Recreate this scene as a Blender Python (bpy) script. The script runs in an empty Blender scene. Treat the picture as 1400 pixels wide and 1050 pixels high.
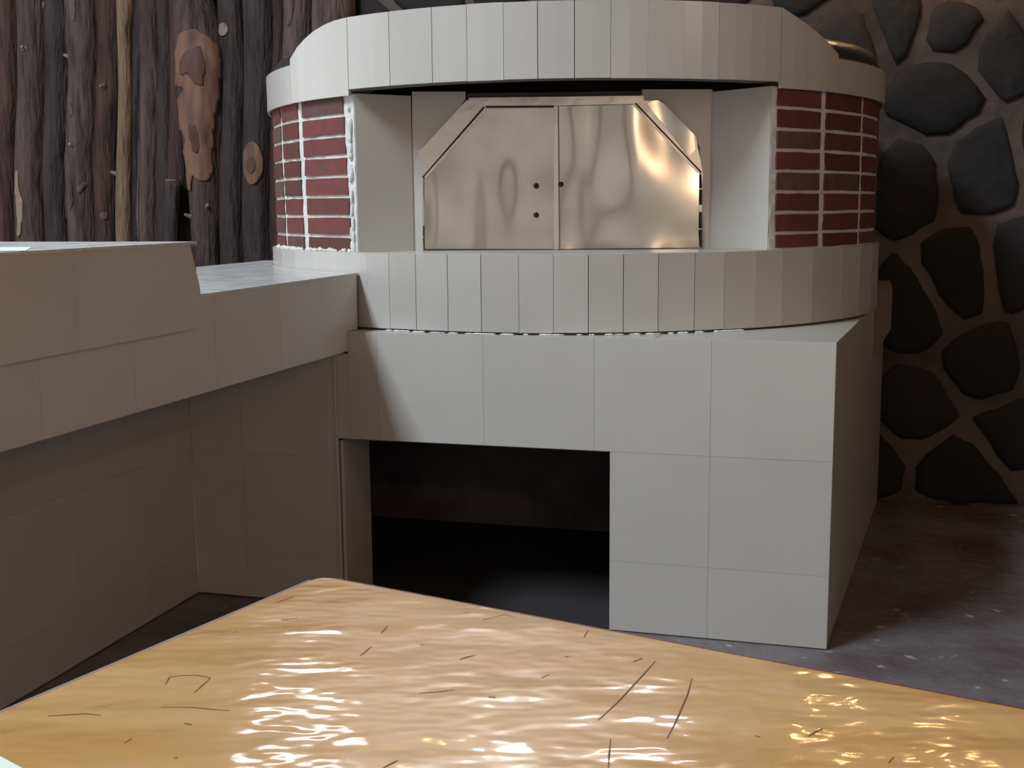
import bpy, bmesh, math, random
from mathutils import Vector, Matrix, noise

random.seed(7)
scene = bpy.context.scene
COL = scene.collection

# ------------------------------------------------------------------ camera
F, CX, CY, EYE = 1600.0, 700.0, 525.0, 1.5
PITCH, ROLL = math.atan(240 / 1600), math.radians(0.5)
FWD = Vector((0, math.cos(PITCH), -math.sin(PITCH)))
_r, _u = Vector((1, 0, 0)), Vector((0, math.sin(PITCH), math.cos(PITCH)))
RGT = _r * math.cos(ROLL) - _u * math.sin(ROLL)
UPV = _r * math.sin(ROLL) + _u * math.cos(ROLL)
EYEP = Vector((0, 0, EYE))
cam = bpy.data.cameras.new('camera'); camo = bpy.data.objects.new('camera', cam); COL.objects.link(camo)
cam.sensor_width = 36; cam.lens = 36 * F / 1400; cam.clip_start = 0.02
m = Matrix.Identity(4)
for i in range(3):
    m[i][0], m[i][1], m[i][2], m[i][3] = RGT[i], UPV[i], -FWD[i], EYEP[i]
camo.matrix_world = m
scene.camera = camo

# room frame: a runs right along the oven front, b runs away from the viewer
A0 = Vector((1.065, 3.813, 0)); YAW = math.radians(15.93)
U = Vector((math.cos(YAW), -math.sin(YAW), 0)); V = Vector((math.sin(YAW), math.cos(YAW), 0)); Z = Vector((0, 0, 1))
def W(a, b, z): return A0 + U * a + V * b + Z * z
def loc(P): d = P - A0; return d.dot(U), d.dot(V), P.z

# ------------------------------------------------------------------ world, lights, exposure
world = bpy.data.worlds.new('world'); scene.world = world; world.use_nodes = True
bg = world.node_tree.nodes['Background']
bg.inputs[0].default_value = (1.0, 0.92, 0.84, 1); bg.inputs[1].default_value = 0.80
vs = scene.view_settings
vs.view_transform = 'Standard'; vs.look = 'None'; vs.gamma = 1.0; vs.use_curve_mapping = False
vs.exposure = 0.0
CEIL = 6.5
SKY = (-4.4, -3.25, -5.8, -2.2)          # skylight opening in the ceiling: a0, a1, b0, b1
al = bpy.data.lights.new('skylight_daylight', 'AREA'); al.shape = 'RECTANGLE'
al.size = SKY[1] - SKY[0]; al.size_y = SKY[3] - SKY[2]; al.energy = 680; al.color = (0.75, 0.89, 1.0)
alo = bpy.data.objects.new('skylight_daylight', al); COL.objects.link(alo)
alo.location = W((SKY[0] + SKY[1]) / 2, (SKY[2] + SKY[3]) / 2, CEIL + 0.1)
alo.rotation_euler = (0, 0, -YAW)

SIDE = (-2.6, 1.7, 1.15, 3.3)             # window opening in the far left side wall: b0, b1, z0, z1
ASIDE = -6.6
sl = bpy.data.lights.new('side_window_daylight', 'AREA'); sl.shape = 'RECTANGLE'
sl.size = SIDE[3] - SIDE[2]; sl.size_y = SIDE[1] - SIDE[0]; sl.energy = 34; sl.color = (0.95, 0.97, 1.0)
slo = bpy.data.objects.new('side_window_daylight', sl); COL.objects.link(slo)
slo.location = W(ASIDE - .05, (SIDE[0] + SIDE[1]) / 2, (SIDE[2] + SIDE[3]) / 2)
slo.rotation_euler = (0, math.radians(-90), -YAW)

# ------------------------------------------------------------------ pixel helpers
def ray(x, y): return FWD + RGT * ((x - CX) / F) + UPV * ((CY - y) / F)
def hit(x, y, P, N):
    d = ray(x, y); return EYEP + d * ((P - EYEP).dot(N) / d.dot(N))
def onz(x, y, z): return hit(x, y, Vector((0, 0, z)), Z)
def onb(x, y, b): return hit(x, y, W(0, b, 0), V)
def ona(x, y, a): return hit(x, y, W(a, 0, 0), U)

# ------------------------------------------------------------------ materials
def mat(name, col, rough=0.5, metal=0.0, var=0.0, nscale=8.0, ncol=None, nfac=0.0, bump=0.0, bscale=40.0,
        stretch=(1, 1, 1), coat=0.0, rvar=0.0, detail=4.0, spec=0.5, bdet=5.0, bstretch=None, glint_fleck=None):
    M = bpy.data.materials.new(name); M.use_nodes = True
    nt = M.node_tree; N = nt.nodes; L = nt.links; B = N['Principled BSDF']
    B.inputs['Roughness'].default_value = rough; B.inputs['Metallic'].default_value = metal
    B.inputs['Coat Weight'].default_value = coat; B.inputs['Coat Roughness'].default_value = 0.10
    B.inputs['Specular IOR Level'].default_value = spec
    tc = N.new('ShaderNodeTexCoord'); mp = N.new('ShaderNodeMapping'); mp.inputs['Scale'].default_value = stretch
    L.new(tc.outputs['Object'], mp.inputs['Vector'])
    cur = None
    rgb = N.new('ShaderNodeRGB'); rgb.outputs[0].default_value = (*col, 1); cur = rgb.outputs[0]
    if ncol is not None:
        nz = N.new('ShaderNodeTexNoise'); nz.inputs['Scale'].default_value = nscale; nz.inputs['Detail'].default_value = detail
        L.new(mp.outputs[0], nz.inputs['Vector'])
        cr = N.new('ShaderNodeMapRange'); cr.inputs['From Min'].default_value = 0.38; cr.inputs['From Max'].default_value = 0.66
        cr.inputs['To Max'].default_value = nfac; L.new(nz.outputs['Fac'], cr.inputs['Value'])
        mx = N.new('ShaderNodeMix'); mx.data_type = 'RGBA'; mx.inputs['B'].default_value = (*ncol, 1)
        L.new(cr.outputs[0], mx.inputs['Factor']); L.new(cur, mx.inputs['A']); cur = mx.outputs['Result']
    if glint_fleck:
        nf = N.new('ShaderNodeTexNoise'); nf.inputs['Scale'].default_value = glint_fleck[0]; nf.inputs['Detail'].default_value = 3; L.new(mp.outputs[0], nf.inputs['Vector'])
        fr = N.new('ShaderNodeMapRange'); fr.inputs['From Min'].default_value = glint_fleck[1]; fr.inputs['From Max'].default_value = glint_fleck[1] + .05; L.new(nf.outputs['Fac'], fr.inputs['Value'])
        fx = N.new('ShaderNodeMix'); fx.data_type = 'RGBA'; fx.inputs['B'].default_value = (*glint_fleck[2], 1)
        L.new(fr.outputs[0], fx.inputs['Factor']); L.new(cur, fx.inputs['A']); cur = fx.outputs['Result']
    if var:
        oi = N.new('ShaderNodeObjectInfo'); mr = N.new('ShaderNodeMapRange')
        mr.inputs['To Min'].default_value = 1 - var; mr.inputs['To Max'].default_value = 1 + var
        L.new(oi.outputs['Random'], mr.inputs['Value'])
        hv = N.new('ShaderNodeHueSaturation'); L.new(mr.outputs[0], hv.inputs['Value']); L.new(cur, hv.inputs['Color']); cur = hv.outputs[0]
    L.new(cur, B.inputs['Base Color'])
    if rvar:
        n3 = N.new('ShaderNodeTexNoise'); n3.inputs['Scale'].default_value = nscale * 1.7; L.new(mp.outputs[0], n3.inputs['Vector'])
        m3 = N.new('ShaderNodeMapRange'); m3.inputs['From Min'].default_value = .35; m3.inputs['From Max'].default_value = .65
        m3.inputs['To Min'].default_value = max(0.02, rough - rvar); m3.inputs['To Max'].default_value = rough + rvar
        L.new(n3.outputs['Fac'], m3.inputs['Value']); L.new(m3.outputs[0], B.inputs['Roughness'])
    if bump:
        if bstretch:
            mp = N.new('ShaderNodeMapping'); mp.inputs['Scale'].default_value = bstretch; L.new(tc.outputs['Object'], mp.inputs['Vector'])
        n2 = N.new('ShaderNodeTexNoise'); n2.inputs['Scale'].default_value = bscale; n2.inputs['Detail'].default_value = bdet
        L.new(mp.outputs[0], n2.inputs['Vector'])
        bp = N.new('ShaderNodeBump'); bp.inputs['Strength'].default_value = 1; bp.inputs['Distance'].default_value = bump
        L.new(n2.outputs['Fac'], bp.inputs['Height']); L.new(bp.outputs[0], B.inputs['Normal'])
        if coat: L.new(bp.outputs[0], B.inputs['Coat Normal'])
    return M
def emat(name, col, s):
    M = bpy.data.materials.new(name); M.use_nodes = True; B = M.node_tree.nodes['Principled BSDF']
    B.inputs['Base Color'].default_value = (*col, 1); B.inputs['Emission Color'].default_value = (*col, 1)
    B.inputs['Emission Strength'].default_value = s; return M

TILE = mat('glazed_beige_tile', (0.56, 0.53, 0.49), 0.28, var=0.035, ncol=(0.52, 0.49, 0.45), nfac=0.5, nscale=5, bump=0.0006, bscale=6)
TOPT = mat('pale_counter_tile', (0.64, 0.63, 0.61), 0.22, ncol=(0.50, 0.49, 0.48), nfac=0.7, nscale=6, stretch=(1, 4, 1), bump=0.0006, bscale=9, rvar=0.08)
GROUTL = mat('pale_grout', (0.40, 0.37, 0.34), 0.9)
GROUT = mat('dark_grout', (0.17, 0.15, 0.135), 0.9)
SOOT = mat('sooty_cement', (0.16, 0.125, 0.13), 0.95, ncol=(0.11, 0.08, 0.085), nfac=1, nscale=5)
MORT = mat('white_mortar', (0.78, 0.77, 0.75), 0.85, ncol=(0.6, 0.58, 0.56), nfac=0.6, nscale=40, bump=0.002, bscale=120)
BRICK = mat('red_brick', (0.17, 0.038, 0.032), 0.75, var=0.22, ncol=(0.11, 0.04, 0.04), nfac=0.9, nscale=26, bump=0.002, bscale=90)
BRICKG = mat('greyed_brick', (0.12, 0.075, 0.07), 0.8, var=0.15, ncol=(0.15, 0.04, 0.035), nfac=0.9, nscale=30, bump=0.002, bscale=90)
STEEL = mat('brushed_steel', (0.46, 0.435, 0.39), 0.18, 1.0, ncol=(0.38, 0.36, 0.31), nfac=0.7, nscale=3, bump=0.030, bscale=4.5, bstretch=(1.1, 1.1, .6), rvar=0.03, bdet=0.0, detail=1.0)
_nt = STEEL.node_tree; _b = _nt.nodes['Principled BSDF']; _t = _nt.nodes.new('ShaderNodeTangent'); _t.direction_type = 'RADIAL'; _t.axis = 'Z'
_b.inputs['Anisotropic'].default_value = 0.8; _b.inputs['Anisotropic Rotation'].default_value = 0.25; _nt.links.new(_t.outputs[0], _b.inputs['Tangent'])
STEELF = mat('dull_steel', (0.60, 0.57, 0.52), 0.33, 1.0, bump=0.004, bscale=9)
IRON = mat('dark_iron', (0.035, 0.03, 0.028), 0.5, 0.6)
ROOFM = mat('dark_sheet_metal', (0.10, 0.105, 0.12), 0.3, 0.7, bump=0.006, bscale=9)
WOOD = mat('varnished_plywood', (0.44, 0.222, 0.068), 0.36, ncol=(0.52, 0.31, 0.135), nfac=0.9, nscale=2.2, stretch=(.4, 3, 1), bump=0.0095, bscale=9, bstretch=(.8, 1.4, 1), bdet=2.0, coat=0.9, rvar=0.10, detail=7)
WOODD = mat('table_leg_wood', (0.16, 0.08, 0.04), 0.5, ncol=(0.1, 0.05, 0.025), nfac=1, nscale=14)
TRIMP = mat('worn_pale_edge', (0.22, 0.16, 0.155), 0.7)
TRIMR = mat('red_brown_edge', (0.13, 0.028, 0.018), 0.5)
SCR = mat('scratch_brown', (0.14, 0.08, 0.04), 0.8, spec=0.15)
WHITE = mat('matt_white', (0.60, 0.66, 0.60), 0.8)
FLOORM = mat('dark_cement_floor', (0.20, 0.18, 0.19), 0.34, ncol=(0.12, 0.08, 0.078), nfac=0.9, nscale=2.5, bump=0.010, bscale=13, rvar=0.14, glint_fleck=(17, .655, (.42, .40, .42)))  # pale flecks paint glints of light into the floor colour
STONE = mat('dark_stone', (0.013, 0.013, 0.015), 0.85, var=0.4, ncol=(0.019, 0.014, 0.0135), nfac=1, nscale=4, bump=0.01, bscale=14)
STMORT = mat('brown_mortar', (0.17, 0.132, 0.115), 0.9, ncol=(0.05, 0.036, 0.032), nfac=1, nscale=1.6, bump=0.01, bscale=20)
CEILM = mat('ceiling_boards', (0.10, 0.07, 0.05), 0.7, ncol=(0.07, 0.05, 0.035), nfac=1, nscale=6)
WALLM = mat('dark_plank_wall', (0.22, 0.15, 0.105), 0.8)
def bark(name, c1, c2): return mat(name, c1, 0.75, var=0.12, ncol=c2, nfac=1, nscale=7, stretch=(3, 3, 0.5), bump=0.022, bscale=16)
BARK = [bark('bark_grey_brown', (0.098, 0.062, 0.053), (0.034, 0.019, 0.017)),
        bark('bark_dark', (0.054, 0.033, 0.031), (0.021, 0.0115, 0.0115)),
        bark('bark_red_brown', (0.080, 0.034, 0.025), (0.028, 0.012, 0.010)),
        bark('stripped_tan', (0.26, 0.155, 0.09), (0.15, 0.085, 0.05)),
        bark('bark_pink_grey', (0.13, 0.085, 0.078), (0.055, 0.034, 0.030))]
BARE = mat('bare_orange_wood', (0.21, 0.105, 0.062), 0.65, ncol=(0.13, 0.06, 0.038), nfac=1, nscale=6, stretch=(3, 3, 0.7), bump=0.003, bscale=30)
BARED = mat('bare_dark_heart', (0.10, 0.042, 0.025), 0.65)
PALEK = mat('pale_cut_wood', (0.30, 0.22, 0.16), 0.7, ncol=(0.2, 0.14, 0.1), nfac=1, nscale=30)

# ------------------------------------------------------------------ object helpers
def obj(name, verts, faces, material, parent=None, smooth=False, bevel=0, solid=0, sub=0):
    off = Vector((0, 0, 0)); p = parent
    while p is not None: off = off + p.location; p = p.parent
    me = bpy.data.meshes.new(name); me.from_pydata([Vector(v) - off for v in verts], [], faces); me.validate()
    bm = bmesh.new(); bm.from_mesh(me); bmesh.ops.recalc_face_normals(bm, faces=bm.faces); bm.to_mesh(me); bm.free()
    me.materials.append(material)
    if smooth:
        for f in me.polygons: f.use_smooth = True
    o = bpy.data.objects.new(name, me); COL.objects.link(o); o.parent = parent
    if bevel:
        b = o.modifiers.new('bevel', 'BEVEL'); b.width = bevel; b.segments = 1; b.limit_method = 'ANGLE'
    if solid:
        s = o.modifiers.new('solid', 'SOLIDIFY'); s.thickness = solid; s.offset = 0
    return o
def tag(o, label=None, cat=None, group=None, kind=None):
    if label: o['label'] = label
    if cat: o['category'] = cat
    if group: o['group'] = group
    if kind: o['kind'] = kind
    return o
def empty(name, P, label, cat, group=None):
    o = bpy.data.objects.new(name, None); COL.objects.link(o); o.location = P; o.empty_display_size = .1
    return tag(o, label, cat, group)
def extr(ring0, ring1):
    n = len(ring0); v = list(ring0) + list(ring1)
    f = [tuple(range(n))[::-1], tuple(range(n, 2 * n))] + [(i, (i + 1) % n, n + (i + 1) % n, n + i) for i in range(n)]
    return v, f
def merge(*ms):
    V_, F_ = [], []
    for v, f in ms:
        k = len(V_); V_ += list(v); F_ += [tuple(i + k for i in q) for q in f]
    return V_, F_
def box(a0, a1, b0, b1, z0, z1):                       # box in the room frame
    r = [(a0, b0), (a1, b0), (a1, b1), (a0, b1)]
    return extr([W(a, b, z0) for a, b in r], [W(a, b, z1) for a, b in r])
def prism(pl, z0, z1):                                 # plan polygon of (a,b)
    return extr([W(a, b, z0) for a, b in pl], [W(a, b, z1) for a, b in pl])
def ball(c, rx, ry, rz, n=8, m_=5):
    v, f = [], []
    for i in range(1, m_):
        ph = math.pi * i / m_
        for j in range(n):
            t = 2 * math.pi * j / n
            v.append(c + Vector((rx * math.sin(ph) * math.cos(t), ry * math.sin(ph) * math.sin(t), rz * math.cos(ph))))
    for i in range(m_ - 2):
        for j in range(n): f.append((i * n + j, i * n + (j + 1) % n, (i + 1) * n + (j + 1) % n, (i + 1) * n + j))
    v += [c + Vector((0, 0, rz)), c - Vector((0, 0, rz))]; k = len(v)
    for j in range(n):
        f.append((k - 2, j, (j + 1) % n)); f.append((k - 1, (m_ - 2) * n + j, (m_ - 2) * n + (j + 1) % n))
    return v, f
def tube(P, Q, r0, r1=None, n=10):
    r1 = r0 if r1 is None else r1; d = (Q - P).normalized()
    x = d.orthogonal().normalized(); y = d.cross(x)
    c = [(math.cos(2 * math.pi * i / n), math.sin(2 * math.pi * i / n)) for i in range(n)]
    return extr([P + x * (r0 * s) + y * (r0 * t) for s, t in c], [Q + x * (r1 * s) + y * (r1 * t) for s, t in c])

# ------------------------------------------------------------------ room shell
BW = 2.22                                              # back wall plane
tag(obj('floor', *box(-7, 3.6, -6, BW + .3, -.2, 0), FLOORM), 'dark worn cement floor with dull gloss', kind='structure')
c = [(-7, 3.6, -6, SKY[2]), (-7, 3.6, SKY[3], BW + .3), (-7, SKY[0], SKY[2], SKY[3]), (SKY[1], 3.6, SKY[2], SKY[3])]
tag(obj('ceiling', *merge(*[box(*q, CEIL, CEIL + .15) for q in c]), CEILM), 'dark boarded ceiling above the kitchen', kind='structure')
tag(obj('wall_right', *box(3.4, 3.6, -6, BW, 0, CEIL), WALLM), 'dark plank side wall', kind='structure')
sd = [(-6, SIDE[0], 0, CEIL), (SIDE[1], BW + .3, 0, CEIL), (SIDE[0], SIDE[1], 0, SIDE[2]), (SIDE[0], SIDE[1], SIDE[3], CEIL)]
tag(obj('wall_side', *merge(*[box(ASIDE - .2, ASIDE, b0, b1, z0, z1) for b0, b1, z0, z1 in sd]), WALLM), 'plank side wall with a wide window opening', kind='structure')
EN = (-3.6, 2.4, 2.7)                                   # wide entrance opening behind the viewer: a0, a1, top
tag(obj('wall_front', *merge(box(ASIDE, EN[0], -6.2, -6, 0, CEIL), box(EN[1], 3.4, -6.2, -6, 0, CEIL), box(EN[0], EN[1], -6.2, -6, EN[2], CEIL)), WALLM), 'plank wall with a wide entrance opening', kind='structure')

for i, a in enumerate((-2.7, -1.1, .9)):  # unseen posts, added to vary the reflections in the steel doors
    tag(obj('reflect_post_%d' % (i + 1), *box(a - .07, a + .07, -6.12, -5.98, 0, EN[2]), WALLM), 'unseen wooden post added in the entrance opening for door reflections', kind='structure')
hp, hq = [], []  # unseen hedge, added to bring green into the steel door reflections
for i in range(41):
    for j in range(13):
        t = math.pi * j / 12; n_ = 1 + .25 * noise.noise(Vector((i * .45, j * .5, 3)))
        hp.append(W(-5.6 + i * .10, -9.5 + .55 * math.cos(t) * n_, .02 + 1.75 * math.sin(t) ** .6 * n_ if 0 < j < 12 else .0))
hq = [(i * 13 + j, i * 13 + j + 1, (i + 1) * 13 + j + 1, (i + 1) * 13 + j) for i in range(40) for j in range(12)]
tag(obj('reflect_hedge', hp, hq, mat('hedge_leaves', (.22, .28, .14), .7, ncol=(.10, .15, .06), nfac=1, nscale=9, bump=.05, bscale=14), smooth=True), 'unseen green hedge added outside the entrance for door reflections', 'hedge')
tag(obj('ground', *box(-9, 5, -12, -6.01, -.2, 0), mat('outside_paving', (.3, .27, .24), .8)), 'paved ground outside the entrance', kind='structure')

# stone wall behind the oven: mortar bed with fieldstones
AS0 = -2.60
stone_wall = tag(obj('wall_back', *box(AS0, 3.4, BW, BW + .25, 0, CEIL), STMORT), 'dark fieldstone wall with brown mortar', kind='structure')
def clip(poly, mx, mz, nx, nz):
    out = []; n = len(poly)
    for i in range(n):
        p, q = poly[i], poly[(i + 1) % n]
        dp = (p[0] - mx) * nx + (p[1] - mz) * nz; dq = (q[0] - mx) * nx + (q[1] - mz) * nz
        if dp <= 0: out.append(p)
        if dp * dq < 0:
            t = dp / (dp - dq); out.append((p[0] + (q[0] - p[0]) * t, p[1] + (q[1] - p[1]) * t))
    return out
seeds = []
for x, y in [(1290, 130), (1232, 250), (1345, 225), (1375, 70), (1225, 20), (1395, 365), (1310, 380), (1240, 420), (1350, 500),
             (1250, 560), (1390, 590), (1310, 640), (1115, -30), (1160, 45), (1305, 30), (1440, 200), (1450, 480), (1450, 20), (1330, -40)]:
    a, b, z = loc(onb(x, y, BW)); seeds.append((a, z))
rnd = random.Random(11)
for i in range(4000):
    s = (rnd.uniform(AS0 + .1, 3.3), rnd.uniform(.05, CEIL - .05))
    if all(math.hypot((s[0] - t[0]) / 1.0, (s[1] - t[1]) / 1.15) > .31 for t in seeds): seeds.append(s)
for i, s in enumerate(seeds):
    poly = [(AS0 + .01, .01), (3.38, .01), (3.38, CEIL - .01), (AS0 + .01, CEIL - .01)]
    for t in seeds:
        if t is s or math.hypot(t[0] - s[0], t[1] - s[1]) > 1.6: continue
        nx, nz = t[0] - s[0], t[1] - s[1]; l = math.hypot(nx, nz); g = .030
        poly = clip(poly, (s[0] + t[0]) / 2 - nx / l * g, (s[1] + t[1]) / 2 - nz / l * g, nx, nz)
        if len(poly) < 3: break
    if len(poly) < 3: continue
    for k in range(1):                                 # round the corners
        q = []
        for j in range(len(poly)):
            p0, p1 = poly[j], poly[(j + 1) % len(poly)]
            q += [(p0[0] * .78 + p1[0] * .22, p0[1] * .78 + p1[1] * .22), (p0[0] * .22 + p1[0] * .78, p0[1] * .22 + p1[1] * .78)]
        poly = q
    q = []
    for j in range(len(poly)):                         # uneven outline
        p0, p1 = poly[j], poly[(j + 1) % len(poly)]; ns = max(1, int(math.hypot(p1[0] - p0[0], p1[1] - p0[1]) / .05))
        for k in range(ns):
            x_, z_ = p0[0] + (p1[0] - p0[0]) * k / ns, p0[1] + (p1[1] - p0[1]) * k / ns; d_ = .022 * noise.noise(Vector((x_ * 9, z_ * 9, i)))
            l_ = math.hypot(x_ - s[0], z_ - s[1]) + 1e-6; q.append((x_ + (x_ - s[0]) / l_ * d_, z_ + (z_ - s[1]) / l_ * d_))
    poly = q
    cx_ = sum(p[0] for p in poly) / len(poly); cz_ = sum(p[1] for p in poly) / len(poly); n = len(poly)
    v = []
    dep = rnd.uniform(.012, .028)
    for sc, d in ((1, -.01), (1, .012), (.86, dep), (.5, dep + .008)):
        for p in poly: v.append(W(cx_ + (p[0] - cx_) * sc, BW - d - (rnd.uniform(-.004, .004) if sc < 1 else 0), cz_ + (p[1] - cz_) * sc))
    f = [tuple(range(n))] + [(r * n + j, r * n + (j + 1) % n, (r + 1) * n + (j + 1) % n, (r + 1) * n + j) for r in range(3) for j in range(n)] + [tuple(range(3 * n, 4 * n))[::-1]]
    obj('stone', v, f, STONE, stone_wall, smooth=True)

# log wall at the left
log_wall = tag(obj('wall_left', *box(-7, AS0, BW + .02, BW + .2, 0, CEIL), mat('dark_wall_backing', (.016, .011, .011), .9)), 'wall of upright bark covered logs', kind='structure')
def make_log(name, pts, bt, bo, ztop=CEIL, zbot=0.0, seed=0, amp=.05, parent=None):
    """pts: list of (px_left, px_right, py) samples; returns object + surface function"""
    prof = []
    for l, r, y in pts:
        P, Q = onb(l, y, bo), onb(r, y, bo); a0, _, z = loc(P); a1 = loc(Q)[0]
        prof.append((z, (a0 + a1) / 2, (a1 - a0) / 2 * .95))
    prof.sort()
    def at(z):
        if z <= prof[0][0]: return prof[0][1:]
        for p, q in zip(prof, prof[1:]):
            if z <= q[0]:
                t = (z - p[0]) / (q[0] - p[0]); t = t * t * (3 - 2 * t)
                return p[1] + (q[1] - p[1]) * t, p[2] + (q[2] - p[2]) * t
        return prof[-1][1:]
    def surf(th, z):
        ca, r = at(z)
        ca += .008 * noise.noise(Vector((seed * 3.1, 0, z * 1.7)))
        rr = r * (1 + amp * noise.noise(Vector((math.cos(th) * 1.3 + seed * 7, math.sin(th) * 1.3, z * 2.5)))
                  + amp * .6 * noise.noise(Vector((math.cos(th) * 4 + seed, math.sin(th) * 4, z * 9))))
        return ca, r, rr
    n, k = 18, 46; v = []
    for i in range(k + 1):
        z = zbot + (ztop - zbot) * i / k
        for j in range(n):
            th = 2 * math.pi * j / n; ca, r, rr = surf(th, z)
            v.append(W(ca + rr * math.cos(th), bo + rr * math.sin(th), z))
    f = [(i * n + j, i * n + (j + 1) % n, (i + 1) * n + (j + 1) % n, (i + 1) * n + j) for i in range(k) for j in range(n)]
    f += [tuple(range(n)), tuple(range(k * n, (k + 1) * n))]
    return obj(name, v, f, bt, parent, smooth=True), surf
def patch(name, lg, poly, material, bo, off=.003, step=2.0):
    o, surf = lg
    xs = [p[0] for p in poly]; ys = [p[1] for p in poly]
    def inside(x, y):
        c_ = False; n = len(poly)
        for i in range(n):
            (x1, y1), (x2, y2) = poly[i], poly[(i + 1) % n]
            if (y1 > y) != (y2 > y) and x < (x2 - x1) * (y - y1) / (y2 - y1) + x1: c_ = not c_
        return c_
    idx, pts, f = {}, [], []
    def vert(i, j):
        if (i, j) not in idx:
            pts.append([min(xs) + i * step, min(ys) + j * step]); idx[i, j] = len(pts) - 1
        return idx[i, j]
    for i in range(int((max(xs) - min(xs)) / step) + 1):
        for j in range(int((max(ys) - min(ys)) / step) + 1):
            if inside(min(xs) + (i + .5) * step, min(ys) + (j + .5) * step):
                f.append((vert(i, j), vert(i + 1, j), vert(i + 1, j + 1), vert(i, j + 1)))
    cnt = {}
    for q in f:
        for e in range(4): k = tuple(sorted((q[e], q[(e + 1) % 4]))); cnt[k] = cnt.get(k, 0) + 1
    nb = {}
    for (p_, q_), n_ in cnt.items():
        if n_ == 1: nb.setdefault(p_, []).append(q_); nb.setdefault(q_, []).append(p_)
    for it in range(4):                                # smooth the stair-stepped outline
        new = {k: [(pts[k][c_] + sum(pts[w_][c_] for w_ in l) / len(l)) / 2 for c_ in (0, 1)] for k, l in nb.items()}
        for k, p_ in new.items(): pts[k] = p_
    v = []
    for x, y in pts:
        a, _, z = loc(onb(x, y, bo)); ca, r, rr = surf(-math.pi / 2, z)
        th = -math.acos(max(-.96, min(.96, (a - ca) / r))); ca, r, rr = surf(th, z)
        v.append(W(ca + (rr + off) * math.cos(th), bo + (rr + off) * math.sin(th), z))
    if f: obj(name, v, f, material, o, smooth=True, solid=.004)
def oval(cx, cy, rx, ry, n=18): return [(cx + rx * math.cos(2 * math.pi * i / n), cy + ry * math.sin(2 * math.pi * i / n)) for i in range(n)]
LB = BW - .07
logs = {}
spec = [  # key, samples (left px, right px, py), bark, b offset
    ('a0', [(-75, -32, 100)], 1, 0), ('a1', [(-36, 2, 0), (-38, 0, 330)], 0, .01),
    ('b', [(-4, 27, 0), (-6, 28, 330)], 2, 0), ('c', [(26, 64, 0), (25, 66, 330)], 0, -.01), ('d', [(61, 97, 0), (64, 96, 330)], 1, .015),
    ('e', [(93, 135, 0), (96, 135, 330)], 0, -.012), ('f', [(132, 164, 0), (132, 162, 330)], 2, .012),
    ('g', [(160, 184, 0), (162, 179, 60), (160, 181, 330)], 3, -.02), ('h', [(178, 197, 0), (178, 196, 330)], 1, .03),
    ('i', [(192, 218, 0), (192, 219, 330)], 0, -.004), ('j', [(214, 236, 0), (216, 240, 330)], 1, .012), ('k', [(232, 258, 0), (232, 262, 330)], 2, .02),
    ('l', [(238, 288, 0), (240, 300, 40), (245, 311, 90), (247, 310, 150), (258, 304, 240), (262, 300, 340)], 0, -.05),
    ('m', [(299, 338, 0), (300, 337, 330)], 1, -.005), ('n', [(332, 378, 0), (334, 376, 330)], 1, .0),
    ('o', [(368, 394, 0), (368, 396, 330)], 2, .02), ('p', [(388, 429, 0), (390, 430, 330)], 4, -.01), ('q', [(426, 482, 0), (426, 480, 330)], 4, -.02)]
for i, (k, pts, bi, db) in enumerate(spec):
    logs[k] = make_log('log', pts, BARK[bi], LB + db, seed=i + 1, parent=log_wall, amp=.10 if k != 'g' else .05)
x = loc(onb(-75, 100, LB))[0]; i = 40
while x > -6.8:                                        # more logs towards the side, outside the picture
    r = random.uniform(.07, .10); i += 1
    P = W(x - r, LB, 1.5); v, f = [], []
    for s in range(13):
        for j in range(14):
            th = 2 * math.pi * j / 14; rr = r * (1 + .07 * noise.noise(Vector((math.cos(th) + i * 5, math.sin(th), s * .7))))
            v.append(W(x - r + rr * math.cos(th), LB + rr * math.sin(th), CEIL * s / 12))
    f = [(s * 14 + j, s * 14 + (j + 1) % 14, (s + 1) * 14 + (j + 1) % 14, (s + 1) * 14 + j) for s in range(12) for j in range(14)] + [tuple(range(14)), tuple(range(168, 182))]
    obj('log', v, f, BARK[random.choice((0, 1, 2))], log_wall, smooth=True); x -= 2 * r - .012
L_ = logs['l']
patch('bare_wood', L_, [(262, 52), (272, 46), (283, 44), (296, 54), (307, 68), (309, 90), (307, 130), (303, 165), (300, 205), (299, 235), (294, 249), (284, 248),
                        (276, 240), (272, 262), (262, 258), (257, 236), (262, 214), (268, 190), (264, 182), (250, 174), (243, 164), (245, 148), (255, 136), (268, 130),
                        (270, 122), (258, 121), (247, 116), (250, 92), (256, 70)], BARE, LB - .05, off=.004)
patch('heartwood', L_, [(272, 76), (290, 66), (296, 90), (294, 122), (284, 118), (276, 104), (268, 108), (262, 94)], BARED, LB - .05, off=.0055)
patch('heartwood', L_, [(276, 170), (284, 172), (288, 190), (285, 213), (278, 208), (275, 188)], BARED, LB - .05, off=.0055)
patch('pale_knot', logs['m'], oval(315, 43, 7, 9), PALEK, LB - .005, off=.004, step=1)
patch('knot', logs['n'], oval(355, 224, 13, 30), BARE, LB, off=.004, step=1.5)
patch('knot_heart', logs['n'], oval(354, 226, 6, 12), BARED, LB, off=.007, step=1.5)
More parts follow.
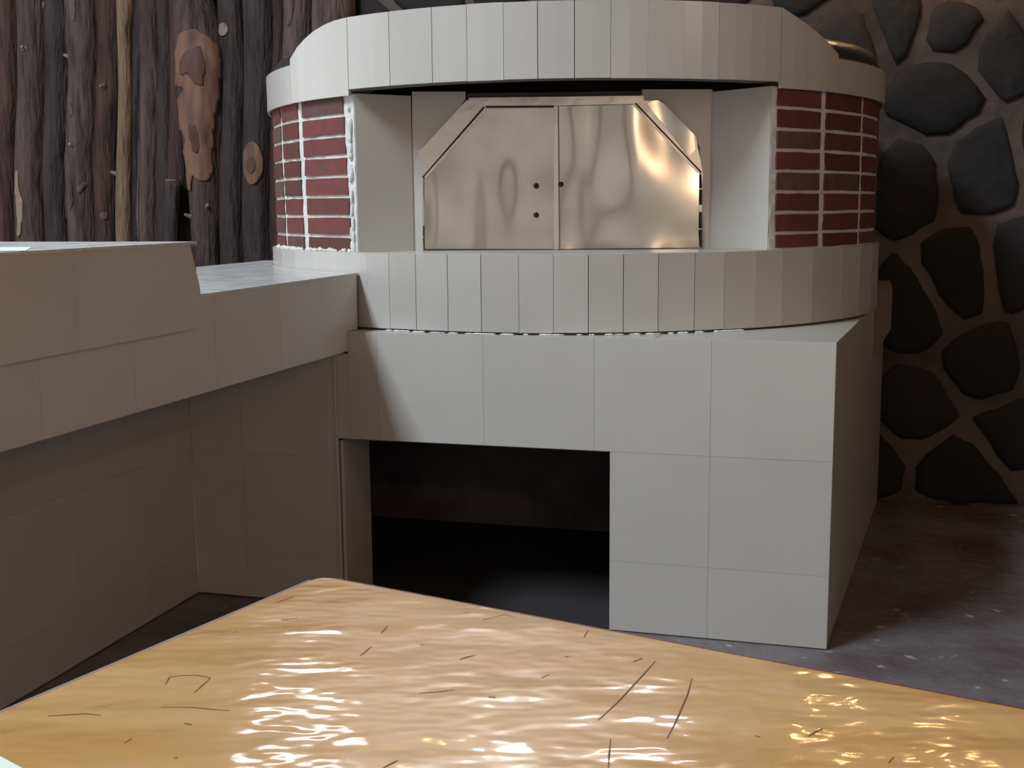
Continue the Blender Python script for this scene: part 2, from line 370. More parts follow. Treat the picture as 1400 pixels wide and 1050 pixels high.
for k, poly in [('b', [(-4, 205), (4, 212), (5, 235), (2, 262), (-4, 270)]), ('c', [(33, 236), (38, 232), (40, 260), (47, 275), (45, 320), (40, 326), (38, 290), (34, 275)]),
                ('e', [(107, 140), (113, 146), (114, 158), (108, 164)]), ('e', [(104, 245), (112, 250), (114, 275), (108, 290), (105, 268)]),
                ('e', [(118, 258), (127, 247), (129, 252), (121, 266)]), ('f', oval(151, 295, 4, 6)),
                ('f', [(148, 118), (154, 114), (155, 122), (149, 124)]), ('c', [(44, 66), (52, 66), (51, 72), (44, 72)]), ('d', [(66, 4), (74, 6), (72, 14), (67, 14)]),
                ('e', [(110, 2), (118, 4), (116, 34), (111, 30)]), ('p', [(398, 0), (412, 0), (410, 26), (404, 40), (398, 30)]),
                ('i', [(193, 0), (197, 0), (197, 330), (193, 330)]), ('e', [(96, 0), (100, 0), (101, 76), (97, 76)]), ('e', [(96, 95), (100, 95), (100, 300), (97, 300)])]:  # left-edge strips on two logs paint the light there as paler bark
    bo = LB + [s[3] for s in spec if s[0] == k][0]
    patch('scrape_and_lit_edge', logs[k], poly, PALEK if k in 'bc' else BARK[4], bo, off=.002, step=1.5)
for k, x, y in [('e', 97, 79), ('e', 113, 201), ('c', 48, 70), ('f', 151, 122), ('m', 309, 139), ('l', 268, 296), ('l', 276, 340), ('g', 162, 238), ('l', 293, 283)]:
    bo = LB + [s[3] for s in spec if s[0] == k][0]; a, b, z = loc(onb(x, y, bo)); ca, r, rr = logs[k][1](-1.57, z)
    th = -math.acos(max(-.9, min(.9, (a - ca) / r)))
    P = W(ca + rr * .9 * math.cos(th), bo + rr * .9 * math.sin(th), z); Q = P + U * (math.cos(th) * .035) + V * (math.sin(th) * .035) + Z * .012
    obj('branch_stub', *tube(P, Q, .014, .008, 7), PALEK, logs[k][0])
# short sawn offcut leaning among the logs
sa, sb, sz = loc(onb(235, 247, LB - .09))
o = make_log('log', [(226, 245, 247), (224, 244, 330)], BARK[1], LB - .09, ztop=sz, seed=77, parent=log_wall)[0]
v, f = tube(W(sa, sb, sz - .004), W(sa, sb, sz + .006), .038, .036, 14); obj('sawn_end', v, f, PALEK, o)

# clerestory windows high in the back wall and pendant lamps (above the picture; they show as reflections in the table top)
GLOW = [emat('daylit_frosted_glass', (0.92, 0.96, 1.0), g_) for g_ in (9.0, 120.0, 35.0)]
FRAME = mat('window_frame_wood', (0.10, 0.06, 0.04), 0.6)
def mirror_hit(x, y, b, el=35):
    P = onz(x, y, .75); d = (P - EYEP); d.z = 0; d = d.normalized() + Z * math.tan(math.radians(el))
    return P + d * ((W(0, b, 0) - P).dot(V) / d.dot(V))
for i, (x0, x1, y, hz, el) in enumerate([(365, 470, 905, .55, 29), (664, 714, 935, 1.0, 36.5), (835, 925, 880, .2, 33.5)]):
    BO = BW - .22 if i == 0 else BW - .03
    P, Q = loc(mirror_hit(x0, y, BO, el)), loc(mirror_hit(x1, y, BO, el)); zc = P[2]
    pane = tag(obj('window_%d' % (i + 1), *box(P[0], Q[0], BO - .04, BO - .025, zc - hz / 2, zc + hz / 2), GLOW[i]), 'small daylit clerestory window high in the back wall', kind='structure')
    for q in [(P[0] - .04, P[0], zc - hz / 2 - .04, zc + hz / 2 + .04), (Q[0], Q[0] + .04, zc - hz / 2 - .04, zc + hz / 2 + .04), (P[0], Q[0], zc + hz / 2, zc + hz / 2 + .04), (P[0], Q[0], zc - hz / 2 - .04, zc - hz / 2)]:
        obj('window_frame', *box(q[0], q[1], BO - .06, BO + .05, q[2], q[3]), FRAME, pane)
BULB = emat('warm_bulb_glass', (1.0, 0.62, 0.25), 150.0)
def lamp(P, label):
    t = empty('pendant_lamp', P, label, 'lamp', 'pendant lamps above the oven')
    obj('bulb', *ball(P, .032, .032, .04, 12, 8), BULB, t, smooth=True)
    obj('socket', *tube(P + Z * .035, P + Z * .09, .02, .016, 12), IRON, t)
    obj('cord', *tube(P + Z * .088, Vector((P.x, P.y, CEIL - .001)), .004, n=6), IRON, t)
for x, y in [(550, 965), (820, 1000), (972, 1000), (1132, 1022), (1302, 1015)]:
    P = mirror_hit(x, y, 1.95, 34 if x < 900 else 28)
    lamp(P, 'bare warm bulb on a dark cord hanging above the oven')

WARM = emat('warm_globe_glass', (1.0, 0.68, 0.44), 200.0)
for a, b, z, what in ((0.82, -3.1, 1.85, 'frosted warm globe lamp on a long cord above the dining side'), (1.9, -1.5, 2.7, 'frosted warm globe lamp on a cord beside the oven front')):
    P = W(a, b, z); t = empty('globe_lamp', P, what, 'lamp')
    obj('globe', *ball(P, .05, .05, .05, 16, 10), WARM, t, smooth=True)
    obj('socket', *tube(P + Z * .047, P + Z * .11, .022, .018, 12), IRON, t)
    obj('cord', *tube(P + Z * .108, Vector((P.x, P.y, CEIL - .001)), .004, n=6), IRON, t)

# ------------------------------------------------------------------ pizza oven
oven = empty('pizza_oven', W(-.85, .9, 0), 'round cream tiled pizza oven with red brick piers and steel doors', 'oven')
CA, CB, R = -1.202, 1.367, 1.36
TH0 = math.degrees(YAW)                                # pixel angles were measured from the world axes
def cp(th, r):                                         # th in degrees, 0 = towards viewer (world -y)
    t = math.radians(th)
    P = Vector((.279 + r * math.sin(t), 5.44 - r * math.cos(t), 0)); a, b, _ = loc(P); return a, b + .018
BK = BW - .07                                          # oven back, just clear of the stones
def plan(r, n=60, back=BK):
    """D-shaped plan: round front, straight flanks running to the wall"""
    pts = []
    for i in range(n + 1):
        t = math.radians(-90 + 180 * i / n)
        pts.append((CA + r * math.sin(t), CB - r * math.cos(t)))
    return pts + [(CA + r, back), (CA - r, back)]
T = .012
# base: right pier, lintel, jamb, slab, with a dark wood store behind the opening
FL = .146 / 1.474                                       # outward lean of the right flank
pier = [(-.753 + T, T), (-T, T), (-T + FL * (BK - T), BK), (-.753 + T, BK)]
core = merge(prism(pier, 0, .655), box(-1.735, -.753, T, .12, .655 + T, 1.05), prism([(-1.735, .12), (-.02, .12), (-T + FL * (BK - T), BK), (-1.735, BK)], .655, 1.05),
             prism([(-.753, T), (-T, T), (-T + FL * .11, .12), (-.753, .12)], .655, 1.05))
base = obj('base', *core, GROUTL, oven)
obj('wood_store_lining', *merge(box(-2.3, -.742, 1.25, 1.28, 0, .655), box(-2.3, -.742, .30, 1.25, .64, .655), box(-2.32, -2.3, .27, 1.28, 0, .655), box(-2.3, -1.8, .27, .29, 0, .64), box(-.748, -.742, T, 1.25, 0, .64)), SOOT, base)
obj('wood_store_floor', *box(-2.3, -.75, T, 1.25, 0.001, .006), mat('shade_dark_floor', (.03, .025, .026), .95), base)  # dark sheet: the shade inside the store is put into its colour
G = .0004
def tile_front(a0, a1, z0, z1, b=0.0, name='tile', g=G, par=None):
    obj(name, *box(a0 + g, a1 - g, b, b + T, z0 + g, z1 - g), TILE, par or base)
ja = [0, -.4057, -.81, -1.215, -1.62, -1.737]
for r_, l_ in zip(ja, ja[1:]): tile_front(l_, r_, .655, 1.055)
tile_front(-1.785, -1.737, .655, .975)
for z0, z1 in ((0.004, .26), (.26, .655)):
    tile_front(-.4057, 0, z0, z1); tile_front(-.753, -.4057, z0, z1)
# top of the base (visible as a ledge beside the round band)
obj('top_tile', *prism([(-1.737, .002), (-.6, .002), (-.6, .6), (-1.737, .6)], 1.05, 1.0555), TILE, base)
obj('top_tile', *prism([(-.597, .002), (0, .002), (FL * 1.0, 1.0), (-.597, 1.0)], 1.05, 1.0555), TILE, base)
# right flank tiles
bs = [T, .33, .73, 1.13, 1.53, BK]
for z0, z1 in ((.004, .26), (.26, .655), (.655, 1.055)):
    for b0, b1 in zip(bs, bs[1:]):
        pl = [(FL * b0 - T, b0 + G), (FL * b0, b0 + G), (FL * b1, b1 - G), (FL * b1 - T, b1 - G)]
        obj('tile', *prism(pl, z0 + G, z1 - G), TILE, base)
# opening: left jamb tiles, lintel underside
for z0, z1 in ((.004, .26), (.26, .645)):
    obj('tile', *box(-1.785, -1.773, T + .004, .262, z0 + G, z1 - G), TILE, base)
obj('jamb', *box(-1.80, -1.786, T + .002, .27, 0, .64), GROUT, base)
obj('lintel_soffit', *box(-1.735, -.755, T, .30, .650, .656), GROUT, base)
obj('corner_trim', *box(-1.793, -1.786, -.005, .006, .004, .972), mat('pale_trim', (.62, .58, .55), .3), base)
# panel under the counter, left of the opening
obj('panel_core', *box(-2.408, -1.80, T + .006, .26, 0, .97), GROUT, base)
for z0, z1 in ((.004, .175), (.175, .58), (.58, .972)):
    tile_front(-2.19, -1.794, z0, z1, b=.004); tile_front(-2.4098, -2.19, z0, z1, b=.004)
# corbelled hearth slab sticking out at the right flank
cv = []
pl0 = [(.05, 1.45), (.225, 1.55), (.235, BK), (.05, BK)]; pl1 = [(.05, 1.45), (.15, 1.50), (.155, BK), (.05, BK)]
v1 = [W(a, b, .82) for a, b in pl1]; v2 = [W(a, b, .95) for a, b in pl0]; v3 = [W(a, b, 1.13) for a, b in pl0]
n = 4; fs = [(3, 2, 1, 0), (8, 9, 10, 11)] + [(r * n + j, r * n + (j + 1) % n, (r + 1) * n + (j + 1) % n, (r + 1) * n + j) for r in range(2) for j in range(n)]
obj('hearth_corbel', v1 + v2 + v3, fs, mat('raw_cement', (.17, .135, .125), .9), oven)

# lower tiled band
Z0, Z1 = 1.064, 1.342
lower = obj('lower_band', *prism(plan(R - T - .004), 1.057, Z1 - .006), GROUT, oven)
obj('hearth_top', *prism(plan(R - .004), Z1 - .006, Z1), TILE, lower)
def arc_tile(t0, t1, zb, zt, par, r=R, g=G, name='tile', top=None):
    """flat tile on the round band between two angles; top = list of (fraction, z) for a shaped upper edge"""
    dg = math.degrees(g / r)
    m_ = max(1, math.ceil((t1 - t0) / (3 if top else 9))); ts_ = [t0 + dg + (t1 - t0 - 2 * dg) * i / m_ for i in range(m_ + 1)]
    v, f = [], []
    def zt_(t):
        if not top: return zt - g
        k = t * (len(top) - 1); i = min(int(k), len(top) - 2); return top[i][1] + (top[i + 1][1] - top[i][1]) * (k - i)
    for i, t in enumerate(ts_):
        for rr_ in (r, r - T):
            a, b = cp(t, rr_); v += [W(a, b, zb + g), W(a, b, zt_(i / m_))]
    for i in range(m_):
        k = 4 * i; f += [(k, k + 4, k + 5, k + 1), (k + 2, k + 3, k + 7, k + 6), (k + 1, k + 5, k + 7, k + 3), (k, k + 2, k + 6, k + 4)]
    f += [(0, 1, 3, 2), (4 * m_, 4 * m_ + 2, 4 * m_ + 3, 4 * m_ + 1)]
    return obj(name, v, f, TILE, par)
lj = [-88, -80, -72, -65, -58, -51, -44, -37.1, -32.6, -27.6, -22.1, -16.7, -10.9, -5.8, -.6, 4.6, 9.9, 15.6, 20.6, 26.3, 31.5, 38.4, 46.9, 54.2, 61, 68, 76, 84, 90]
wide = {-27.6, -16.7, -.6, 4.6, 15.6}
for t0, t1 in zip(lj, lj[1:]):
    arc_tile(t0, t1, Z0, Z1, lower, g=.0014 if (t0 in wide or t1 in wide) else .00025)
# cracked mortar line under the band
rc = random.Random(5); ms = []
for i in range(60):
    t = rc.uniform(-33, 24); a, b = cp(t, R + .001)
    c_ = W(a, b, 1.058); ms.append(ball(c_, rc.uniform(.006, .02), .005, rc.uniform(.002, .0045), 6, 4))
o = obj('mortar_crumbs', *merge(*ms), MORT, lower); o['kind'] = 'stuff'

# brick piers
RB = 1.337
def pier_bricks(cols, mort, zb, zt, rows, half, ends):
    v, f = [], []; nt, nz = 40, 60                     # mortar bed, slightly lumpy
    for i in range(nt + 1):
        th = ends[0] + (ends[1] - ends[0]) * i / nt
        for j in range(nz + 1):
            z = zb + (zt - zb) * j / nz
            rr = RB - .003 + .004 * noise.noise(Vector((th * .8, z * 30, half)))
            a, b = cp(th, rr); v.append(W(a, b, z))
    k0 = len(v)
    f = [(i * (nz + 1) + j, (i + 1) * (nz + 1) + j, (i + 1) * (nz + 1) + j + 1, i * (nz + 1) + j + 1) for i in range(nt) for j in range(nz)]
    for i in range(nt + 1):                            # back skin
        th = ends[0] + (ends[1] - ends[0]) * i / nt
        for z in (zb, zt): a, b = cp(th, RB - .11); v.append(W(a, b, z))
    for i in range(nt): f.append((k0 + 2 * i, k0 + 2 * i + 1, k0 + 2 * i + 3, k0 + 2 * i + 2))
    for e_ in (0, nt):
        f.append(tuple([k0 + 2 * e_] + [e_ * (nz + 1) + j for j in range(nz + 1)] + [k0 + 2 * e_ + 1]))
    p = obj('brick_pier', v, f, MORT, oven, smooth=False)
    for c0, c1, lean in cols:
        for r in range(rows):
            h = (zt - zb) / (rows - half); z1 = zt - r * h; z0 = max(zb, z1 - h)
            if r: z1 -= .0062
            z0 += .0062
            sh = lean * (r / rows - .5)
            n = 4; vv, ff = [], []
            jt = lambda s: rc.uniform(-s, s)
            for rr in (RB + .0035, RB - .02):
                for z, q in ((z0, 0), (z1, 1)):
                    for i in range(n + 1):
                        a, b = cp(c0 + sh + (c1 - c0) * i / n + jt(.12), rr + jt(.0006)); vv.append(W(a, b, z + jt(.0016)))
            m1 = n + 1
            for i in range(n):
                ff += [(i, i + 1, m1 + i + 1, m1 + i), (2 * m1 + i, 2 * m1 + i + 1, 3 * m1 + i + 1, 3 * m1 + i), (i, i + 1, 2 * m1 + i + 1, 2 * m1 + i), (m1 + i, m1 + i + 1, 3 * m1 + i + 1, 3 * m1 + i)]
            ff += [(0, m1, 3 * m1, 2 * m1), (n, m1 + n, 3 * m1 + n, 2 * m1 + n)]
            obj('brick', vv, ff, BRICKG if rc.random() < .14 else BRICK, p)
    return p
ZB, ZT = Z1, 1.925
lp = pier_bricks([(-86, -76.5, 1.2), (-75.5, -66.2, 1.2), (-64.6, -56.4, 1.2), (-54.4, -42.0, 1.2)], 1, ZB, ZT, 8, .2, (-88, -40.2))
rp = pier_bricks([(30.6, 40.6, .2), (42.2, 54.6, .2), (56.2, 66.5, .2), (67.5, 77, 0), (78, 87, 0)], 1, ZB, ZT, 8, .2, (29.5, 88))
ms = []
for t0, t1, par in ((-75, -41, lp),):
    for i in range(70):
        t = rc.uniform(t0, t1); a, b = cp(t, RB + .004)
        ms.append(ball(W(a, b, ZB + rc.uniform(.001, .006)), rc.uniform(.006, .014), .008, rc.uniform(.004, .012), 6, 4))
    for i in range(26):
        a, b = cp(-41.0 + rc.uniform(-.25, .25), RB + .003); ms.append(ball(W(a, b, rc.uniform(ZB, ZT)), rc.uniform(.006, .010), .006, rc.uniform(.01, .03), 6, 4))
o = obj('mortar_smear', *merge(*ms), MORT, lp, smooth=True); o['kind'] = 'stuff'

# door recess: splayed cheeks, back panel, steel doors
DP = Vector((.192, 4.52, 0)); DN = Vector((-.045, -.999, 0)).normalized(); DX = Vector((.999, -.045, 0)).normalized()
def onD(x, y, d=0.0): return hit(x, y, DP + DN * d, DN)
def dpoly(pts, d0, d1):
    r = [onD(x, y, 0) for x, y in pts]
    return extr([p + DN * d0 for p in r], [p + DN * d1 for p in r])
zlo, zhi = Z1 + .0005, 1.925
def cheek(th, pxin, side):
    a, b = cp(th, RB - .004); P = W(a, b, 0); Q = onD(pxin, 300); Q.z = 0
    d = (Q - P).normalized(); nn = Vector((d.y, -d.x, 0)) * side
    v, f = extr([P + Z * zlo, Q + Z * zlo, Q + nn * T + Z * zlo, P + nn * T + Z * zlo], [P + Z * zhi, Q + Z * zhi, Q + nn * T + Z * zhi, P + nn * T + Z * zhi])
    obj('cheek_tile', v, f, TILE, oven)
    return P, Q
cheek(-40.0, 565, -1); cheek(29.3, 971, 1)
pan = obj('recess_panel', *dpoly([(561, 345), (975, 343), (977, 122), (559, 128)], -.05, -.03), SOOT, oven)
obj('recess_tile', *dpoly([(563, 345), (580, 345), (578, 222), (636, 136), (636, 125), (563, 125)], -.028, -.006), TILE, pan)
obj('recess_tile', *dpoly([(955, 343), (973, 343), (974, 122), (878, 122), (878, 136), (906, 138), (957, 200)], -.028, -.006), TILE, pan)
door_frame = obj('door_frame', *dpoly([(577, 345), (957, 342), (961, 236), (951, 186), (906, 140), (884, 137), (638, 137), (572, 208), (577, 244)], -.03, .0), STEELF, oven)
obj('header_strip', *dpoly([(640, 134), (880, 131), (880, 142), (650, 147)], .0, .006), STEELF, door_frame)
obj('loose_flashing', *dpoly([(888, 139), (899, 137), (908, 142), (948, 184), (950, 205), (941, 214), (920, 186), (884, 143)], .001, .008), STEEL, door_frame)
def plate(name, pts, d0, d1, lab=None):
    v, f = dpoly(pts, d0, d1); o = obj(name, v, f, STEEL, oven, bevel=.002)
    if lab: o['label'] = lab
    return o
dl = plate('door', [(581, 341), (761, 341), (759.5, 147), (664, 148), (580, 243)], .002, .012, 'left steel door leaf with two bolts')
dr = plate('door', [(765, 341), (955, 339), (956, 237), (866, 142.5), (763.5, 145)], .002, .012, 'right steel door leaf with one bolt')
obj('door_stile', *dpoly([(757.5, 341), (764.2, 341), (763, 145), (756.5, 146)], .012, .017), STEELF, dl, bevel=.001)
def edge_bar(par, p, q, w=2.2, d0=.012, d1=.017, mt=STEELF):
    x1, y1 = p; x2, y2 = q; l = math.hypot(x2 - x1, y2 - y1); nx, ny = -(y2 - y1) / l * w / 2, (x2 - x1) / l * w / 2
    obj('folded_edge', *dpoly([(x1 + nx, y1 + ny), (x2 + nx, y2 + ny), (x2 - nx, y2 - ny), (x1 - nx, y1 - ny)], d0, d1), mt, par)
edge_bar(dl, (582, 243), (665, 149), 3.5); edge_bar(dr, (867, 144), (954.5, 236), 3)
for p, q in (((578.2, 243), (662, 146.5)), ((868.5, 141.5), (958.5, 236)), ((664, 146), (757, 145.5)), ((579, 342.5), (957, 340.8))):
    edge_bar(door_frame, p, q, 2.0, .0, .0135, IRON)
for par, x, y in ((dl, 733, 254), (dl, 733, 294), (dr, 767, 252)):
    P = onD(x, y, .01); v, f = merge(tube(P, P + DN * .012, .0105, .0105, 10), ball(P + DN * .014, .010, .010, .010, 10, 6))
    obj('bolt', v, f, IRON, par, smooth=True)
for par, x, y0, y1 in ((dl, 580.5, 243, 276), (dl, 580, 308, 341), (dr, 957.5, 238, 280), (dr, 957.5, 290, 338)):
    P, Q = onD(x, y0, .004), onD(x + .6, y1, .004)
    obj('hinge', *merge(tube(P, P.lerp(Q, .46), .0045, .006, 8), tube(P.lerp(Q, .5), Q, .006, .0045, 8)), IRON, par)

# upper tiled fascia
ZU = 1.937
upper = obj('upper_band', [0, 0, 0] and [], [], GROUT, oven) if False else None
ring = []; f = []
ths = list(range(-90, 91, 3)); v = []
def ztop(th):                                          # fascia profile: tall front, rounded shoulders, low flanks
    if -40 <= th <= 30: return 2.195
    if th < -40:
        if th < -57.2: return 2.062
        t = (th + 57.2) / 17.2; return 2.085 + .11 * math.sin(t * math.pi / 2) ** .8
    if th > 43.7: return 2.04
    t = (43.7 - th) / 13.7; return 2.055 + .14 * t ** .85
def zbot(th): return ZU if -40 <= th <= 30 else 1.915
for th in ths:
    for r_ in (R - T - .004, R - .11):
        a, b = cp(th, r_)
        v.append(W(a, b, zbot(th) + .004)); v.append(W(a, b, ztop(th) - .006))
for i in range(len(ths) - 1):
    k = 4 * i
    f += [(k, k + 4, k + 5, k + 1), (k + 2, k + 3, k + 7, k + 6), (k + 1, k + 5, k + 7, k + 3), (k, k + 2, k + 6, k + 4)]
f += [(0, 1, 3, 2), (k + 4, k + 6, k + 7, k + 5)]
upper = obj('upper_band', v, f, GROUT, oven)
uj = [-88, -80, -72, -64.5, -57.2, -40.05, -31.5, -24, -18.4, -12.9, -7.9, -2.6, 2.6, 8, 13.4, 18.9, 30.05, 43.7, 57, 66, 75, 84, 90]
wide = {-40.05, -24, -7.9, -2.6, 30.05}
for t0, t1 in zip(uj, uj[1:]):
    zb = ZU if (t0 > -41 and t1 < 31) else 1.915
    g = .0014 if (t0 in wide or t1 in wide) else .00025
    n = 8; top = [(i / n, ztop(min(max(t0 + (t1 - t0) * i / n, t0 + .01), t1 - .01)) - g) for i in range(n + 1)]
    arc_tile(t0, t1, zb, 0, upper, g=g, top=top)
# flat underside of the side fascia and dark smoke slot behind the front fascia
sv, sf = [], []
obj('chamber', *prism([cp(t, 1.2) for t in range(-90, 91, 6) if not -48 < t < 38] + [(CA + 1.2, BK), (CA - 1.2, BK)], Z1 + .001, 1.935) if False else merge(box(CA - 1.15, CA + 1.15, 1.0, BK, Z1 + .001, 2.05)), SOOT, oven)
# sloping sheet metal hood behind the shoulders
hv, hf = [], []; pr = [(R - .016, 2.045), (R - .05, 2.112), (R - .25, 2.15), (.3, 2.17)]; ts = list(range(-90, 91, 5))
for th in ts:
    for r_, z in pr:
        a, b = cp(th, r_); hv.append(W(a, b, z + .004 * noise.noise(Vector((th * .2, r_ * 5, 0)))))
for i in range(len(ts) - 1):
    for j in range(3): k = i * 4 + j; hf.append((k, k + 1, k + 5, k + 4))
obj('hood', hv, hf, ROOFM, oven, smooth=True, solid=.006)

# ------------------------------------------------------------------ counter
ctr = empty('tiled_counter', W(-2.15, -1.2, 0), 'long beige tiled counter running up to the oven', 'counter')
AF, ABK, BN = -1.735, -2.62, -2.9
def arc_b(a, r): return CB - math.sqrt(r * r - (a - CA) ** 2)
hi = [(AF - T, BN), (AF - T, arc_b(AF - T, R + .004) - .001)] + [(a, arc_b(a, R + .004)) for a in (-1.8, -1.9, -2.0, -2.1, -2.2, -2.3, -2.4, -2.48, -2.54)] + [(ABK, CB - .3), (ABK, BN)]
slab = obj('slab', *merge(prism(hi, 1.057, 1.258), box(ABK, AF - T, BN, 0, .987, 1.057)), GROUTL, ctr)
hi2 = [(AF, BN)] + [(AF, arc_b(AF, R + .003) - .001)] + hi[2:]
obj('counter_top', *prism(hi2, 1.259, 1.267), TOPT, ctr)
fb = [.094, -.531, -.943, -1.35, -1.72, -2.12, -2.52, BN]
for b1, b0 in zip(fb, fb[1:]):
    if b1 > 0:
        v, f = extr([W(AF - T, p, z) for p, z in ((b0 + G, .985), (-.002, .985), (-.002, 1.057), (b1, 1.057), (b1, 1.2585), (b0 + G, 1.2585))],
                    [W(AF, p, z) for p, z in ((b0 + G, .985), (-.002, .985), (-.002, 1.057), (b1, 1.057), (b1, 1.2585), (b0 + G, 1.2585))])
        obj('tile', v, f, TILE, slab)
    else: obj('tile', *box(AF - T, AF, b0 + G, b1 - G, .985, 1.2585), TILE, slab)
obj('edge_trim', *box(AF - T, AF + .004, BN, .05, 1.262, 1.2685), mat('dark_edge_line', (.30, .26, .24), .4), slab) if False else None
sup = obj('support_wall', *box(ABK + .02, -2.41 - T, BN, .0, 0, .986), GROUT, ctr)
jb = [.0035, -.333, -.738, -1.143, -1.548, -1.953, -2.358, BN]
for z0, z1 in ((.004, .18), (.18, .585), (.585, .986)):
    for b1, b0 in zip(jb, jb[1:]):
        obj('tile', *box(-2.41 - T, -2.41, b0 + G, b1 - G, z0 + G, z1 - G), TILE, sup)
# raised block on the counter
rb = empty('raised_counter_block', W(-2.15, -1.9, 1.267), 'raised tiled block on the counter with broken end edge', 'counter')
obj('block_core', *merge(box(ABK, AF - .001, BN, -1.085, 1.268, 1.410), box(AF - .002, AF + .012, BN, -1.046, 1.268, 1.404)), mat('brown_mortar_core', (.16, .135, .12), .9), rb)
obj('block_top', *box(ABK, AF + .030, BN, -1.065, 1.4095, 1.417), TOPT, rb)
jr = [-1.07, -1.608, -2.0, -2.4, BN]
for i, (b1, b0) in enumerate(zip(jr, jr[1:])):
    pz = [(b0 + G, 1.178), (b1 - G + (.02 if i == 0 else 0), 1.178), (b1 - G + (.013 if i == 0 else 0), 1.29), (b1 - G - (.028 if i == 0 else 0), 1.4092), (b0 + G, 1.4092)]
    obj('tile', *extr([W(AF + .012, p, z) for p, z in pz], [W(AF + .028, p, z) for p, z in pz]), TILE, rb)
pp = [onz(-70, 338, 1.4178), onz(43, 338.5, 1.4178), onz(35, 343, 1.4178), onz(-80, 344, 1.4178)]
tag(obj('white_patch', *extr(pp, [p + Z * .001 for p in pp]), WHITE), 'thin white patch lying on the raised counter block', 'paper')  # thin white slab laid flat on the block top

# ------------------------------------------------------------------ table
TC = onz(437, 786, .75); e1 = (onz(1400, 968, .75) - TC).normalized(); e2 = Vector((e1.y, -e1.x, 0))
if e2.y > 0: e2 = -e2
TW, TD = 2.1, 1.25
tb = empty('dining_table', Vector((TC.x, TC.y, 0)) + e1 * TW / 2 + e2 * TD / 2, 'varnished honey coloured wooden table with scratched top', 'table')
def tp(s, t, z): return Vector((TC.x, TC.y, 0)) + e1 * s + e2 * t + Z * z
def rrect(s0, s1, t0, t1, r):
    o_ = []
    for (cs, ct, q) in ((s0 + r, t0 + r, 180), (s1 - r, t0 + r, 270), (s1 - r, t1 - r, 0), (s0 + r, t1 - r, 90)):
        for k in range(5): a = math.radians(q + 22.5 * k); o_.append((cs + r * math.cos(a), ct + r * math.sin(a)))
    return o_
rr = rrect(0.006, TW, 0.004, TD, .03)
top = obj('tabletop', *extr([tp(s, t, .716) for s, t in rr], [tp(s, t, .75) for s, t in rr]), WOOD, tb, bevel=.002)
obj('edge_band', *extr([tp(0, t, z) for t, z in ((.035, .716), (TD, .716), (TD, .7495), (.035, .7495))], [tp(.0058, t, z) for t, z in ((.035, .716), (TD, .716), (TD, .7495), (.035, .7495))]), TRIMP, tb)
obj('edge_band', *extr([tp(s, -.001, z) for s, z in ((.035, .716), (TW, .716), (TW, .7495), (.035, .7495))], [tp(s, .0038, z) for s, z in ((.035, .716), (TW, .716), (TW, .7495), (.035, .7495))]), TRIMR, tb)
def tbox(s0, s1, t0, t1, z0, z1): r_ = [(s0, t0), (s1, t0), (s1, t1), (s0, t1)]; return extr([tp(s, t, z0) for s, t in r_], [tp(s, t, z1) for s, t in r_])
for s in (.08, TW - .16):
    for t in (.08, TD - .16): obj('leg', *tbox(s, s + .08, t, t + .08, 0, .716), WOODD, tb, bevel=.004)
for q in ((.16, TW - .16, .09, .12), (.16, TW - .16, TD - .12, TD - .09), (.09, .12, .16, TD - .16), (TW - .12, TW - .09, .16, TD - .16)):
    obj('apron', *tbox(*q, .62, .716), WOODD, tb)
def scratch(pts, w):
    P = [onz(x, y, .7501) for x, y in pts]; L0, L1 = [], []
    for i, p in enumerate(P):
        d = (P[min(i + 1, len(P) - 1)] - P[max(i - 1, 0)]).normalized(); nn = Vector((-d.y, d.x, 0)) * (w * .5 * (1 if 0 < i < len(P) - 1 else .55))
        L0.append(p + nn); L1.append(p - nn)
    v, f = extr(L0 + L1[::-1], [p + Z * .0003 for p in L0 + L1[::-1]]); obj('scratch', v, f, SCR, top)
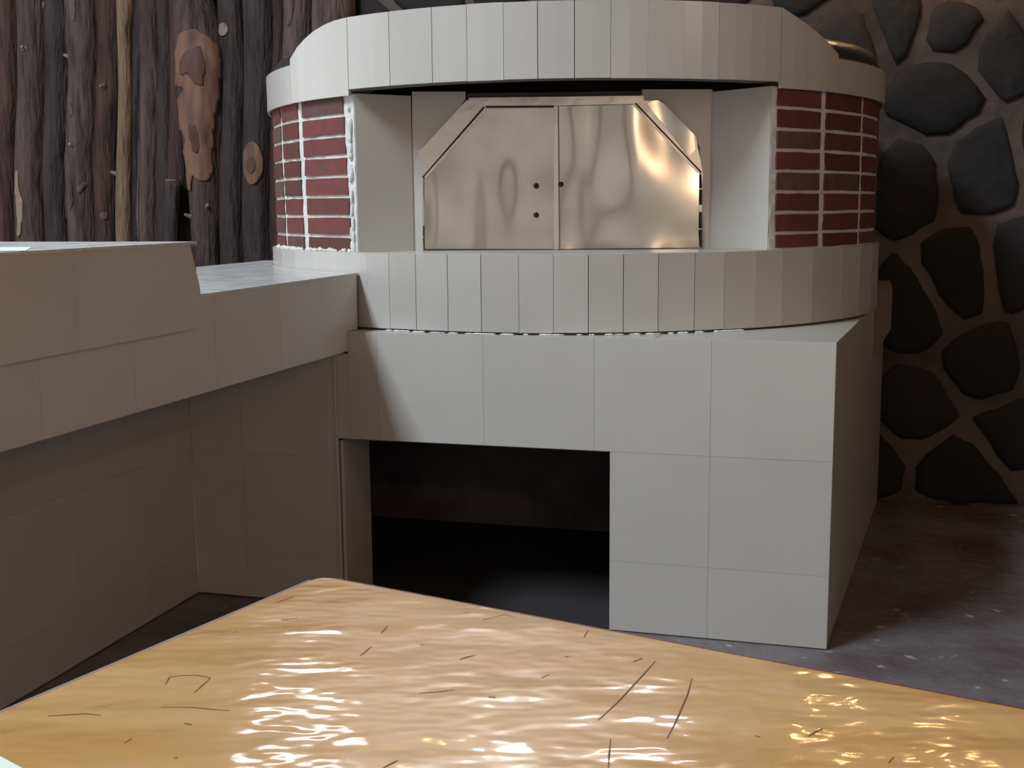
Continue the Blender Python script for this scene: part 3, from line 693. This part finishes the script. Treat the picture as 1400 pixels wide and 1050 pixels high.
for pts, w in [([(226, 936), (232, 926), (245, 924)], .0035), ([(245, 924), (268, 923), (288, 927)], .003), ([(288, 927), (276, 938), (266, 947)], .0035), ([(220, 967), (260, 967), (292, 970), (314, 972)], .0028),
               ([(66, 979), (98, 977), (118, 976), (138, 978)], .0035), ([(378, 824), (392, 819), (402, 815)], .0035), ([(384, 848), (400, 846), (407, 845)], .003), ([(320, 864), (326, 864)], .006),
               ([(252, 989), (262, 991)], .006), ([(170, 1016), (180, 1010)], .004), ([(238, 1037), (243, 1036)], .005), ([(492, 897), (500, 891), (508, 884)], .004), ([(521, 866), (527, 859), (530, 856)], .0035),
               ([(572, 948), (600, 946), (622, 943)], .003), ([(628, 902), (640, 898), (650, 896)], .005), ([(668, 953), (678, 954)], .006), ([(818, 985), (845, 960), (880, 922), (896, 904)], .0032), ([(912, 1010), (925, 985), (940, 950), (946, 928)], .003),
               ([(740, 927), (752, 922)], .005), ([(772, 898), (778, 897)], .006), ([(798, 872), (804, 862)], .004), ([(866, 905), (878, 900)], .006), ([(1105, 1007), (1115, 1001), (1125, 996)], .004), ([(1032, 1006), (1040, 1008)], .005),
               ([(1215, 1043), (1222, 1035)], .004), ([(524, 1050), (535, 1044), (544, 1040)], .004), ([(832, 1050), (833, 1030), (835, 1010)], .003), ([(575, 881), (582, 882)], .005), ([(634, 838), (642, 837)], .004), ([(705, 845), (690, 840), (660, 848)], .0015)]:
    scratch(pts, w)
p1, p2 = onz(-12, 1028.5, .7502), onz(60, 1067, .7502); d = (p2 - p1).normalized(); nn = Vector((d.y, -d.x, 0))
pp = [p1 - d * .12, p1 + d * .09, p1 + d * .09 + nn * .2, p1 - d * .12 + nn * .2]
if (pp[3] - pp[0]).dot(Vector((0, -1, 0))) < 0: pp = [p1 - d * .12, p1 + d * .09, p1 + d * .09 - nn * .2, p1 - d * .12 - nn * .2]
tag(obj('paper_napkin', *extr(pp, [p + Z * .0015 for p in pp]), WHITE), 'white paper napkin lying on the wooden table', 'napkin')
